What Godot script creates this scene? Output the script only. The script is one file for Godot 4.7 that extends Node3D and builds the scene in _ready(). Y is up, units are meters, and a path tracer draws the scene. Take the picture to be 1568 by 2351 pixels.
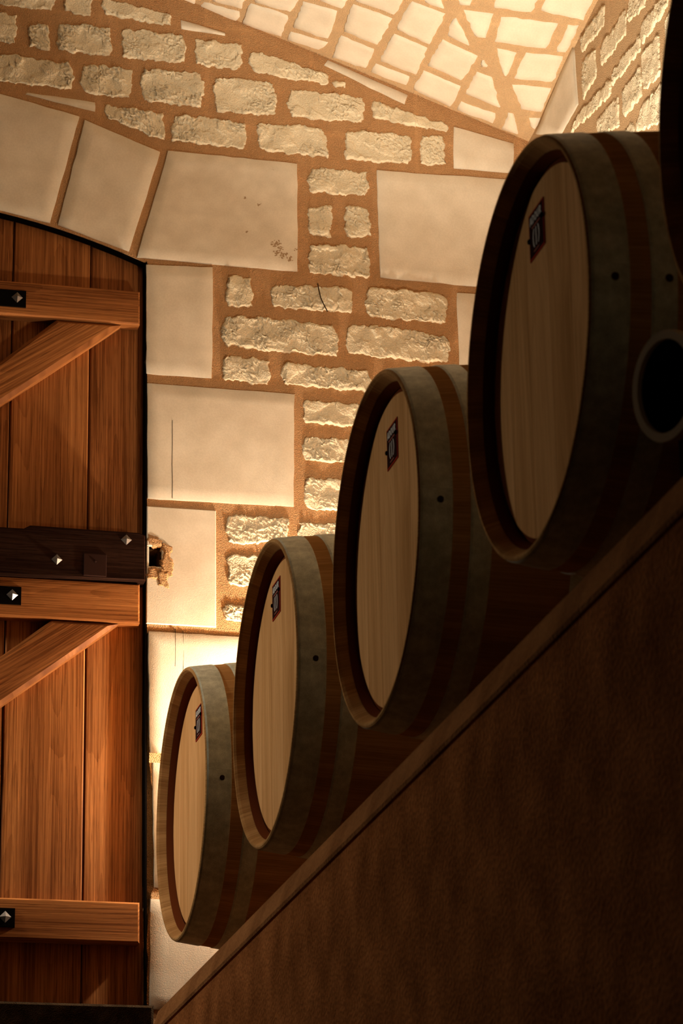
extends Node3D
# A vaulted stone wine cellar. x runs to the right along the back wall (0 = front face of the plinth), y up, z from the back wall towards the camera; metres.

const RIGHT := 1.0128            # inner face of the right wall
const PLINTH := 1.7105           # top of the concrete plinth
const DOOR_LEFT := -1.3121
const DOOR_RIGHT := 0.004
const STEP := 0.8797             # spacing of the barrels
const BARREL_Y := 2.1004
const BARREL_Z := 0.4811
const LENGTH := 0.95

# Outlines of the masonry in millimetres on its own surface: four corners each. Back wall: x, y. Right wall: z, y. Vault: x, z.
const ROUGH := [[-428,4342,-245,4358,-244,4289,-427,4294],
	[-219,4364,-145,4372,-147,4283,-220,4292],
	[-118,4347,60,4313,61,4280,-119,4292],
	[-426,4275,-337,4268,-338,4184,-424,4183],
	[-308,4248,-256,4246,-251,4174,-309,4183],
	[-235,4258,-96,4261,-94,4172,-231,4177],
	[-68,4261,97,4260,96,4176,-67,4176],
	[122,4253,247,4248,244,4173,122,4175],
	[268,4238,474,4187,473,4154,268,4170],
	[489,4175,523,4167,521,4149,487,4153],
	[-423,4158,-198,4145,-189,4070,-422,4077],
	[-171,4147,-38,4148,-43,4058,-171,4066],
	[-18,4150,143,4156,145,4052,-12,4057],
	[169,4147,334,4147,335,4051,178,4047],
	[368,4134,571,4132,569,4055,368,4050],
	[594,4125,793,4074,790,4052,594,4067],
	[-107,4037,42,4033,45,3947,-107,4002],
	[69,4030,256,4026,256,3947,60,3951],
	[285,4028,463,4033,475,3944,287,3949],
	[521,4032,693,4034,693,3946,514,3943],
	[719,4035,786,4039,784,3950,718,3951],
	[419,3913,575,3917,576,3845,416,3842],
	[417,3802,481,3812,478,3721,417,3723],
	[513,3815,579,3811,583,3732,512,3724],
	[421,3701,577,3703,575,3616,414,3616],
	[204,3595,268,3589,274,3508,202,3505],
	[317,3577,525,3587,529,3513,319,3514],
	[569,3591,774,3592,777,3506,566,3509],
	[195,3485,486,3482,488,3391,193,3398],
	[518,3491,778,3476,778,3395,512,3404],
	[196,3375,312,3373,314,3299,195,3306],
	[348,3368,572,3364,574,3303,348,3305],
	[600,3364,788,3365,787,3301,601,3303],
	[399,3271,584,3271,581,3206,399,3210],
	[398,3175,580,3175,579,3110,398,3106],
	[400,3066,578,3067,576,2978,400,2980],
	[381,2950,509,2950,508,2883,380,2888],
	[604,3272,786,3275,783,3192,603,3190],
	[203,2955,361,2955,355,2892,205,2877],
	[202,2852,333,2851,332,2771,208,2771],
	[197,2726,353,2724,353,2674,197,2678],
	[387,2849,574,2850,572,2776,386,2776]]
const SMOOTH := [[85,4304,204,4276,203,4268,85,4274],
	[474,4230,690,4149,680,4117,462,4211],
	[-308,4052,-132,4045,-131,4011,-315,4045],
	[808,4070,973,4036,970,3948,805,3947],
	[-421,4051,-173,3997,-243,3693,-413,3725],
	[-162,3990,35,3918,-43,3633,-226,3690],
	[53,3925,391,3922,389,3616,-27,3619],
	[599,3923,969,3932,958,3615,602,3620],
	[-3,3604,171,3611,168,3308,0,3307],
	[803,3597,922,3597,912,3302,805,3306],
	[2,3285,377,3284,373,2983,5,2980],
	[9,2646,331,2642,328,2350,15,2342],
	[22,2321,180,2319,180,2016,27,2017],
	[18,1995,200,1988,200,1727,17,1734],
	[201,2320,392,2317,389,2012,200,2015],
	[221,1987,409,1983,406,1723,220,1727]]
const HOLED := [[5,2961,176,2962,172,2664,7,2661]]
const RIGHT_ROUGH := [[472,4107,657,4102,644,4041,466,4061],
	[474,4038,570,4022,569,3942,452,3935],
	[617,4004,808,4007,799,3940,604,3949],
	[833,4033,988,4013,934,3936,817,3958],
	[684,3901,893,3889,896,3846,678,3860],
	[899,3907,1099,3906,1091,3856,896,3855],
	[432,3914,672,3886,676,3843,348,3896],
	[567,3835,716,3820,723,3730,555,3788],
	[747,3815,887,3812,889,3732,751,3739],
	[895,3834,1017,3831,1018,3720,891,3737],
	[879,3707,1076,3695,1050,3589,821,3665],
	[1059,3838,1140,3834,1106,3733,1062,3736],
	[753,3710,811,3704,823,3660,749,3682]]
const RIGHT_SMOOTH := [[75,4028,411,4120,421,3943,281,3931]]
const VAULT := [[49,-22,121,38,126,-18,59,-42],
	[138,26,235,48,235,0,138,-20],
	[138,65,234,122,234,65,159,48],
	[244,109,345,125,350,11,246,1],
	[243,176,352,244,348,144,255,121],
	[361,215,449,236,457,91,364,80],
	[361,54,460,78,447,24,363,9],
	[476,131,568,133,573,28,482,14],
	[470,295,573,304,572,156,477,157],
	[388,298,457,310,458,253,395,244],
	[472,375,574,432,574,322,473,310],
	[591,412,679,417,682,258,589,261],
	[588,240,682,238,687,97,589,89],
	[585,71,679,75,679,25,583,22],
	[613,447,648,478,674,434,617,431],
	[696,407,706,420,770,323,702,326],
	[700,301,797,294,792,153,698,160],
	[696,130,799,128,803,14,695,22],
	[811,222,851,226,909,103,812,102],
	[814,58,907,69,916,19,815,11],
	[806,281,813,285,829,263,812,257],
	[932,97,943,100,984,18,936,7]]
const LUNETTE := [[707,460,790,472,791,376,767,371],
	[684,497,724,507,724,485,696,477],
	[806,468,951,490,947,384,816,367],
	[771,538,874,564,875,505,777,495],
	[889,590,1001,630,1004,518,891,521],
	[971,491,1001,499,1000,384,972,380],
	[826,344,887,347,883,243,877,242],
	[900,352,999,369,1003,261,903,243],
	[903,221,1005,238,1009,139,954,131],
	[981,106,1014,113,1012,60,996,76]]

var M := {}
var fine := FastNoiseLite.new()
var cells := FastNoiseLite.new()
var taken := {}


func _ready() -> void:
	camera_and_air()
	lamps()
	materials()
	shell()
	back_wall()
	vault()
	right_wall()
	plinth()
	door()
	barrels()
	spotlight()


func camera_and_air() -> void:
	var c := Camera3D.new()
	c.name = "camera"
	add_child(c)
	var right := Vector3(0.97278728, -0.015063, 0.23120991)
	var up := Vector3(-0.06360914, 0.94218186, 0.32900946)
	c.transform = Transform3D(Basis(right, up, right.cross(up)).orthonormalized(), Vector3(-1.19176, 0.45, 6.9199))
	var a := CameraAttributesPhysical.new()
	a.frustum_focal_length = 71.746
	a.exposure_aperture = 8.5
	a.frustum_focus_distance = 7.0
	a.frustum_near = 0.05
	a.frustum_far = 60.0
	c.attributes = a
	c.fov = 18.99
	c.near = 0.05
	c.far = 60.0
	c.current = true
	var w := WorldEnvironment.new()
	w.name = "air"
	var e := Environment.new()
	e.background_mode = Environment.BG_COLOR
	e.background_color = Color.BLACK
	e.tonemap_mode = Environment.TONE_MAPPER_LINEAR
	e.tonemap_exposure = 1.0
	e.sdfgi_enabled = true
	e.ssao_enabled = true
	e.ssil_enabled = true
	w.environment = e
	add_child(w)


func lamps() -> void:
	M.bulb = StandardMaterial3D.new()
	M.bulb.albedo_color = Color(1, 0.9, 0.75)
	M.bulb.emission_enabled = true
	M.bulb.emission = Color(1.0, 0.75, 0.45)
	M.bulb.emission_energy_multiplier = 1.0
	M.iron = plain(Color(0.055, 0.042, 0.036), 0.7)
	uplight(Vector3(0.40, 2.33, 0.11), 1.12, "small glowing lamp behind the first barrel against the back wall")
	unseen_floodlight(Vector3(0.58, 2.42, BARREL_Z + STEP * 0.5), Vector3(0.0, 1, -0.35), 0.75, "added black cup floodlight between the first and second barrels from the door", 62.0)
	unseen_floodlight(Vector3(0.55, 2.40, BARREL_Z + STEP * 1.5), Vector3(0.12, 1, -0.42), 4.8, "added black cup floodlight between the second and third barrels from the door", 34.0)  # hidden in the gap, added to brighten the vault and right wall
	unseen_floodlight(Vector3(0.55, 2.40, BARREL_Z + STEP * 2.5), Vector3(0.0, 1, -0.15), 0.9, "added black cup floodlight between the third and fourth barrels from the door", 30.0)  # added to bring light down on the hoop tops
	unseen_floodlight(Vector3(-1.50, 2.95, 0.22), Vector3(1.5, -0.80, 1.15), 1.75, "added black cup floodlight on a tall post left of the door, turned to the barrels", 56.0)  # out-of-view fill, added to brighten the barrel heads


# A small upright floodlight on a thin post: the light sits in its glowing globe.
func uplight(at: Vector3, energy: float, text: String) -> void:
	var t := thing("uplight", text, "lamp", Vector3(at.x, PLINTH, at.z), "uplights between the barrels")
	var h := at.y - PLINTH
	var foot := PackedVector2Array([Vector2(0, 0), Vector2(0.05, 0), Vector2(0.05, 0.008), Vector2(0.012, 0.014), Vector2(0.009, 0.02), Vector2(0.009, h - 0.05), Vector2(0.013, h - 0.045), Vector2(0.013, h - 0.019), Vector2(0, h - 0.018)])
	commit("post", upright_lathe(foot, 20), M.iron, t)
	var s := SphereMesh.new()
	s.radius = 0.02
	s.height = 0.04
	s.radial_segments = 20
	s.rings = 10
	var g := piece("globe", s, M.bulb, t)
	g.position.y = h
	var l := OmniLight3D.new()
	l.name = "light"
	l.light_color = Color(1.0, 0.875, 0.69).linear_to_srgb()
	l.light_energy = energy
	l.light_size = 0.018
	l.omni_range = 30.0
	l.omni_attenuation = 2.0
	l.shadow_enabled = true
	l.position.y = h
	t.add_child(l)


# Unseen fill light added for the vault and barrels: a black cup, its glowing disc a little way down inside.
func unseen_floodlight(at: Vector3, way: Vector3, energy: float, text: String, cone := 66.0) -> void:
	var t := thing("unseen_floodlight", text, "lamp", at)
	var w := way.normalized()
	var u := Vector3.BACK.cross(w).normalized()
	var b := Basis(u, w, u.cross(w)).orthonormalized()
	var cup := commit("cup", upright_lathe(PackedVector2Array([Vector2(0, -0.09), Vector2(0.06, -0.085), Vector2(0.09, 0.0), Vector2(0.086, 0.0), Vector2(0.058, -0.03), Vector2(0, -0.03)]), 28), M.iron, t)
	cup.basis = b
	var glow := commit("lamp_disc", upright_lathe(PackedVector2Array([Vector2(0, -0.028), Vector2(0.055, -0.028), Vector2(0.055, -0.022), Vector2(0, -0.022)]), 28), M.bulb, t)
	glow.basis = b
	var st := tool()
	box(st, Vector3(-0.05, PLINTH - at.y, -0.05), Vector3(0.05, -0.088, 0.05), 0.004)
	commit("base", st, M.iron, t)
	var l := SpotLight3D.new()
	l.name = "light"
	l.light_color = Color(1.0, 0.875, 0.69).linear_to_srgb()
	l.light_energy = energy
	l.light_size = 0.05
	l.spot_angle = cone
	l.spot_angle_attenuation = 0.6
	l.spot_range = 30.0
	l.spot_attenuation = 2.0
	l.shadow_enabled = true
	t.add_child(l)
	l.transform = Transform3D(Basis.looking_at(w, Vector3.BACK), w * 0.0)


# ------------------------------------------------------------------ helpers
func numbered(called: String) -> String:
	taken[called] = taken.get(called, -1) + 1
	return called if taken[called] == 0 else "%s_%03d" % [called, taken[called]]


func thing(called: String, label: String, category: String, at := Vector3.ZERO, group := "") -> Node3D:
	var o := Node3D.new()
	o.name = numbered(called)
	o.position = at
	o.set_meta("label", label)
	o.set_meta("category", category)
	if group:
		o.set_meta("group", group)
	add_child(o)
	return o


func structure(called: String, mesh: Mesh, m: Material, label := "") -> MeshInstance3D:
	var o := piece(called, mesh, m, self)
	o.set_meta("kind", "structure")
	if label:
		o.set_meta("label", label)
	return o


func piece(called: String, mesh: Mesh, m: Material, parent: Node) -> MeshInstance3D:
	var o := MeshInstance3D.new()
	o.name = called
	o.mesh = mesh
	o.material_override = m
	o.cast_shadow = GeometryInstance3D.SHADOW_CASTING_SETTING_ON
	parent.add_child(o, true)
	return o


func commit(called: String, st: SurfaceTool, m: Material, parent: Node) -> MeshInstance3D:
	return piece(called, st.commit(), m, parent)


func tool() -> SurfaceTool:
	var st := SurfaceTool.new()
	st.begin(Mesh.PRIMITIVE_TRIANGLES)
	return st


func tri(st: SurfaceTool, p: Array, uv: Array, out: Vector3) -> void:
	var a: Vector3 = p[0]
	var b: Vector3 = p[1]
	var c: Vector3 = p[2]
	var n := (c - a).cross(b - a)
	var order := [0, 1, 2]
	if n.dot(out) < 0:
		order = [0, 2, 1]
		n = -n
	n = n.normalized()
	for k in order:
		st.set_normal(n)
		st.set_uv(uv[k])
		st.add_vertex(p[k])


# A flat board: outline (x, y), front face at z = front, back at z = back, front edges chamfered. grain turns the texture's length to that angle.
func board(st: SurfaceTool, outline: PackedVector2Array, front: float, back: float, chamfer := 0.002, grain := 0.0, offset := Vector2.ZERO, scale := Vector2(2.0, 1.0)) -> void:
	var pts := outline.duplicate()
	if not Geometry2D.is_polygon_clockwise(pts):
		pts.reverse()
	var n := pts.size()
	var inner := PackedVector2Array()
	var mid := Vector2.ZERO
	for q in pts:
		mid += q / n
	for i in n:
		var a := (pts[i] - pts[(i + n - 1) % n]).normalized()
		var b := (pts[(i + 1) % n] - pts[i]).normalized()
		var na := Vector2(-a.y, a.x)
		var nb := Vector2(-b.y, b.x)
		var bis := (na + nb).normalized()
		var inward := bis / maxf(0.35, bis.dot(na))
		if not Geometry2D.is_polygon_clockwise(pts):
			inward = -inward
		if not Geometry2D.is_point_in_polygon(pts[i] + inward * 0.0004, pts) and Geometry2D.is_point_in_polygon(pts[i] - inward * 0.0004, pts):
			inward = -inward
		inner.append(pts[i] + inward * chamfer)
	var uv := func(q: Vector2, z: float) -> Vector2:
		var r := q.rotated(-grain)
		return Vector2((r.x + z) * scale.x, (r.y) * scale.y) + offset
	var ids := Geometry2D.triangulate_polygon(inner)
	for k in range(0, ids.size(), 3):
		var t := [inner[ids[k]], inner[ids[k + 1]], inner[ids[k + 2]]]
		tri(st, t.map(func(q): return Vector3(q.x, q.y, front)), t.map(func(q): return uv.call(q, 0.0)), Vector3.BACK)
		tri(st, t.map(func(q): return Vector3(q.x, q.y, back)), t.map(func(q): return uv.call(q, 0.0)), Vector3.FORWARD)
	for i in n:
		var j := (i + 1) % n
		var e := (pts[j] - pts[i]).normalized()
		var o2 := Vector2(e.y, -e.x)
		if Geometry2D.is_point_in_polygon((pts[i] + pts[j]) / 2 + o2 * 0.0005, pts):
			o2 = -o2
		var out := Vector3(o2.x, o2.y, 0)
		var rings := [[inner[i], inner[j], front], [pts[i], pts[j], front - chamfer], [pts[i], pts[j], back], [inner[i], inner[j], back]]
		for r in 3:
			var a: Array = rings[r]
			var b: Array = rings[r + 1]
			var o3 := out + (Vector3.BACK if r == 0 else Vector3.ZERO)
			if r == 2:
				continue
			var p := [Vector3(a[0].x, a[0].y, a[2]), Vector3(a[1].x, a[1].y, a[2]), Vector3(b[1].x, b[1].y, b[2]), Vector3(b[0].x, b[0].y, b[2])]
			var u := [uv.call(a[0], a[2]), uv.call(a[1], a[2]), uv.call(b[1], b[2]), uv.call(b[0], b[2])]
			tri(st, [p[0], p[1], p[2]], [u[0], u[1], u[2]], o3)
			tri(st, [p[0], p[2], p[3]], [u[0], u[2], u[3]], o3)


func rect(x0: float, y0: float, x1: float, y1: float) -> PackedVector2Array:
	return PackedVector2Array([Vector2(x0, y0), Vector2(x0, y1), Vector2(x1, y1), Vector2(x1, y0)])


func box(st: SurfaceTool, lo: Vector3, hi: Vector3, chamfer := 0.0) -> void:
	board(st, rect(lo.x, lo.y, hi.x, hi.y), hi.z, lo.z, chamfer)


# A profile of (radius, height) turned round the y axis.
func upright_lathe(profile: PackedVector2Array, around: int) -> SurfaceTool:
	var st := tool()
	for k in profile.size() - 1:
		var a := profile[k]
		var b := profile[k + 1]
		for i in around:
			var f := TAU * i / around
			var g := TAU * (i + 1) / around
			var p := [a, b].map(func(q): return [Vector3(q.x * cos(f), q.y, q.x * sin(f)), Vector3(q.x * cos(g), q.y, q.x * sin(g))])
			var d := (b - a).orthogonal()
			var m := (f + g) / 2
			var out := Vector3(cos(m) * -d.x, -d.y, sin(m) * -d.x)
			if a.x > 0:
				tri(st, [p[0][0], p[0][1], p[1][1]], [Vector2.ZERO, Vector2.ZERO, Vector2.ZERO], out)
			if b.x > 0:
				tri(st, [p[0][0], p[1][1], p[1][0]], [Vector2.ZERO, Vector2.ZERO, Vector2.ZERO], out)
	return st


# A profile of (x, radius) swept round the x axis between two angles (0 = towards +z, counted towards +y). Each span of the profile is smooth round the axis; spans in soft share their normals along it.
func ring(st: SurfaceTool, profile: PackedVector2Array, from: float, to: float, steps: int, soft: Vector2i, scale := Vector2(1, 1), offset := Vector2.ZERO) -> void:
	var n := profile.size()
	var normals := []
	for k in n - 1:
		var d := (profile[k + 1] - profile[k]).normalized()
		normals.append(Vector2(-d.y, d.x))
	for k in n - 1:
		var ends := [normals[k], normals[k]]
		if k >= soft.x and k < soft.y:
			if k > soft.x:
				ends[0] = (normals[k - 1] + normals[k]).normalized()
			if k + 1 < soft.y:
				ends[1] = (normals[k] + normals[k + 1]).normalized()
		for i in steps:
			var f := [lerpf(from, to, float(i) / steps), lerpf(from, to, float(i + 1) / steps)]
			var v := []
			for e in 2:
				for s in 2:
					var q := profile[k + e]
					var nn: Vector2 = ends[e]
					var c := cos(f[s])
					var sn := sin(f[s])
					v.append([Vector3(q.x, q.y * sn, q.y * c), Vector3(nn.x, nn.y * sn, nn.y * c), Vector2(f[s] * 0.3 * scale.x, q.x * scale.y) + offset])
			for order in [[0, 1, 3], [0, 3, 2]]:
				var a: Vector3 = v[order[0]][0]
				var nrm: Vector3 = (v[order[2]][0] - a).cross(v[order[1]][0] - a)
				var o: Array = order if nrm.dot(v[order[0]][1]) > 0 else [order[0], order[2], order[1]]
				for x in o:
					st.set_normal(v[x][1])
					st.set_uv(v[x][2])
					st.add_vertex(v[x][0])


# One stone on a surface: corners clockwise seen from the room, facing n. Its rim is sunk into the mortar, its face stands proud by lift and is hewn by rough metres.
func stone(c: Array, n: Vector3, o: Dictionary) -> ArrayMesh:
	var tl: Vector3 = c[0]
	var tr: Vector3 = c[1]
	var br: Vector3 = c[2]
	var bl: Vector3 = c[3]
	var e1 := ((tr - tl) + (br - bl)).normalized()
	e1 = (e1 - n * e1.dot(n)).normalized()
	var e2 := n.cross(e1)
	if e2.dot(bl - tl) < 0:
		e2 = -e2
	var w := ((tr - tl).length() + (br - bl).length()) / 2
	var h := ((bl - tl).length() + (br - tr).length()) / 2
	var cell: float = o.cell
	var lift: float = o.lift
	var sink: float = o.get("sink", 0.006)
	var rough: float = o.get("rough", 0.0)
	var jit: float = o.get("jit", 0.0)
	var a: float = o.get("round", 0.0)
	var edge: float = o.get("edge", 0.003)
	var seeded: float = o.seed * 7.31
	var turn: float = o.get("turn", 0.6)
	var ss := spread(w, cell, edge)
	var tt := spread(h, cell, edge)
	var pos := PackedVector3Array()
	var uvs := PackedVector2Array()
	var nx := ss.size()
	var ny := tt.size()
	var ct := cos(turn)
	var sn := sin(turn)
	for j in ny:
		var t := tt[j]
		for i in nx:
			var s := ss[i]
			var su := s * sqrt(1.0 - a * t * t) * 0.5 / sqrt(1.0 - a * 0.5) + 0.5
			var tu := t * sqrt(1.0 - a * s * s) * 0.5 / sqrt(1.0 - a * 0.5) + 0.5
			var p := (tl.lerp(tr, su)).lerp(bl.lerp(br, su), tu)
			var x := p.dot(e1)
			var y := p.dot(e2)
			if jit > 0:
				p += e1 * jit * (fine.get_noise_2d(x * 24 + seeded, y * 24) + 0.6 * fine.get_noise_2d(x * 75, y * 75 + seeded)) + e2 * jit * (fine.get_noise_2d(x * 24, y * 24 + 300 + seeded) + 0.6 * fine.get_noise_2d(x * 75 + 90, y * 75 + seeded))
			var rim := mini(mini(i, nx - 1 - i), mini(j, ny - 1 - j))
			var z := -sink if rim == 0 else lift
			if rim > 0 and rough > 0:
				var u := x * sn + y * ct
				var v := x * ct - y * sn
				var warp := fine.get_noise_3d(x * 20, y * 20, seeded)
				var saw := u * 32.0 + 2.1 * warp + 0.8 * fine.get_noise_3d(x * 65, y * 65, seeded + 40)
				saw -= floorf(saw)
				saw = saw / 0.8 if saw < 0.8 else (1.0 - saw) / 0.2
				var chip := cells.get_noise_3d((u + 0.01 * warp) * 38, (v + 0.012 * warp) * 30, seeded)
				var small := cells.get_noise_3d(u * 110 + 2.0 * warp, v * 70, seeded + 9)
				var where := smoothstep(-0.25, 0.35, fine.get_noise_3d(x * 8, y * 8, seeded + 77))
				var lines := 0.95 * (saw - 0.5) * where
				var chips := 0.55 * (chip * 0.5) * (1.2 - where) + 0.14 * small * where
				z += rough * (lines + chips + 0.55 * fine.get_noise_3d(x * 15, y * 15, seeded + 20) + 0.12 * fine.get_noise_3d(x * 130, y * 130, seeded + 60))
				z = maxf(z, o.get("least", 0.0018))
				if rim == 1:
					z = minf(z, 0.6 * lift + 0.0004)
			elif rim > 0 and o.get("wave", 0.0) > 0:
				z += o.wave * fine.get_noise_3d(x * 5, y * 5, seeded)
			pos.append(p + n * z)
			uvs.append(Vector2((s + 1) / 2, (t + 1) / 2))
	var idx := PackedInt32Array()
	var hole: Array = o.get("hole", [])
	for j in ny - 1:
		for i in nx - 1:
			if hole and i >= hole[0] and i < hole[1] and j >= hole[2] and j < hole[3]:
				continue
			var k := j * nx + i
			idx.append_array([k, k + 1, k + nx + 1, k, k + nx + 1, k + nx])
	return smooth_mesh(pos, uvs, idx)


func smooth_mesh(pos: PackedVector3Array, uvs: PackedVector2Array, idx: PackedInt32Array) -> ArrayMesh:
	var nrm := PackedVector3Array()
	nrm.resize(pos.size())
	for k in range(0, idx.size(), 3):
		var a := pos[idx[k]]
		var f := (pos[idx[k + 2]] - a).cross(pos[idx[k + 1]] - a)
		nrm[idx[k]] += f
		nrm[idx[k + 1]] += f
		nrm[idx[k + 2]] += f
	for k in nrm.size():
		nrm[k] = nrm[k].normalized()
	var arr := []
	arr.resize(Mesh.ARRAY_MAX)
	arr[Mesh.ARRAY_VERTEX] = pos
	arr[Mesh.ARRAY_NORMAL] = nrm
	arr[Mesh.ARRAY_TEX_UV] = uvs
	arr[Mesh.ARRAY_INDEX] = idx
	var m := ArrayMesh.new()
	m.add_surface_from_arrays(Mesh.PRIMITIVE_TRIANGLES, arr)
	return m


func spread(length: float, cell: float, edge: float) -> PackedFloat32Array:
	var e := minf(0.4, 2.0 * edge / length)
	var n := maxi(2, int((length - 2 * edge) / cell))
	var out := PackedFloat32Array([-1.0])
	for i in n + 1:
		out.append(lerpf(-1.0 + e, 1.0 - e, float(i) / n))
	out.append(1.0)
	return out


# ------------------------------------------------------------------ materials
func plain(c: Color, rough: float, metal := 0.0) -> StandardMaterial3D:
	var m := StandardMaterial3D.new()
	m.albedo_color = c
	m.roughness = rough
	m.metallic = metal
	return m


func noise(kind: int, frequency: float, seeded: int, octaves := 4) -> FastNoiseLite:
	var f := FastNoiseLite.new()
	f.noise_type = kind
	f.frequency = frequency
	f.seed = seeded
	f.fractal_octaves = octaves
	f.fractal_type = FastNoiseLite.FRACTAL_FBM if octaves > 1 else FastNoiseLite.FRACTAL_NONE
	return f


# A picture whose pixels run from one colour to another along a grey picture's bytes.
func tinted(grey: PackedByteArray, size: Vector2i, dark: Color, light: Color) -> ImageTexture:
	var out := PackedByteArray()
	out.resize(size.x * size.y * 3)
	var table := []
	for k in 256:
		var c := dark.lerp(light, k / 255.0)
		table.append([c.r8, c.g8, c.b8])
	for k in size.x * size.y:
		var c: Array = table[grey[k]]
		out[k * 3] = c[0]
		out[k * 3 + 1] = c[1]
		out[k * 3 + 2] = c[2]
	return ImageTexture.create_from_image(Image.create_from_data(size.x, size.y, false, Image.FORMAT_RGB8, out))


func stained(grey: PackedByteArray, keep: PackedByteArray, size: Vector2i, dark: Color, light: Color, mark: Color) -> ImageTexture:
	var im := Image.create(size.x, size.y, false, Image.FORMAT_RGB8)
	for y in size.y:
		for x in size.x:
			var k := y * size.x + x
			var c := dark.lerp(light, grey[k] / 255.0)
			im.set_pixel(x, y, c if keep[k] > 128 else mark.lerp(c, 0.25 + 0.3 * grey[k] / 255.0))
	return ImageTexture.create_from_image(im)


func grey_texture(grey: PackedByteArray, size: Vector2i) -> ImageTexture:
	return ImageTexture.create_from_image(Image.create_from_data(size.x, size.y, false, Image.FORMAT_L8, grey))


func grey_noise(f: FastNoiseLite, size: Vector2i, from := Vector2i.ZERO) -> PackedByteArray:
	var small := size if from == Vector2i.ZERO else from
	var im := f.get_seamless_image(small.x, small.y)
	im.convert(Image.FORMAT_L8)
	if small != size:
		im.resize(size.x, size.y, Image.INTERPOLATE_CUBIC)
	return im.get_data()


func blend(a: PackedByteArray, b: PackedByteArray, share: float) -> PackedByteArray:
	var out := PackedByteArray()
	out.resize(a.size())
	for k in a.size():
		out[k] = clampi(int(a[k] * (1.0 - share) + b[k] * share), 0, 255)
	return out


func triplanar(m: StandardMaterial3D, per_metre: float) -> StandardMaterial3D:
	m.uv1_triplanar = true
	m.uv1_world_triplanar = true
	m.uv1_scale = Vector3.ONE * per_metre
	return m


func bumpy(m: StandardMaterial3D, t: Texture2D, centimetres: float) -> StandardMaterial3D:
	m.heightmap_enabled = true
	m.heightmap_texture = t
	m.heightmap_scale = centimetres
	return m


# Long grain: fibres and growth rings along the picture's height, which stands for one metre; its width is half a metre.
func wood_grey(seeded: int, rings: float, wander: float, pores: float) -> PackedByteArray:
	var size := Vector2i(512, 1024)
	var fibre := grey_noise(noise(FastNoiseLite.TYPE_SIMPLEX, 0.16, seeded, 3), size, Vector2i(512, 20))
	var dash := grey_noise(noise(FastNoiseLite.TYPE_SIMPLEX, 0.28, seeded + 1, 2), size, Vector2i(512, 64))
	var warp := grey_noise(noise(FastNoiseLite.TYPE_SIMPLEX_SMOOTH, 0.014, seeded + 2, 2), size, Vector2i(256, 70))
	var tone := grey_noise(noise(FastNoiseLite.TYPE_SIMPLEX_SMOOTH, 0.02, seeded + 3, 2), size, Vector2i(256, 60))
	var out := PackedByteArray()
	out.resize(size.x * size.y)
	for y in size.y:
		for x in size.x:
			var k := y * size.x + x
			var r := x / 512.0 * rings + (warp[k] - 128) / 128.0 * wander
			r -= floorf(r)
			r = r * r
			var v := 0.58 - 0.17 * r + (fibre[k] - 128) / 128.0 * 0.29 + (tone[k] - 128) / 128.0 * 0.3
			if dash[k] < 84:
				v -= pores * (84 - dash[k]) / 60.0
			out[k] = clampi(int(v * 255), 0, 255)
	return out


func wood(grey: PackedByteArray, dark: Color, light: Color, rough: float, relief: float, shine := false) -> StandardMaterial3D:
	var size := Vector2i(512, 1024)
	var m := StandardMaterial3D.new()
	m.albedo_texture = tinted(grey, size, dark, light)
	m.roughness = rough
	m.metallic_specular = 0.18 if shine else 0.0
	if not shine:
		m.specular_mode = BaseMaterial3D.SPECULAR_DISABLED
	return bumpy(m, grey_texture(grey, size), relief)


func linear(r: float, g: float, b: float) -> Color:
	return Color(r, g, b).linear_to_srgb()


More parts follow.
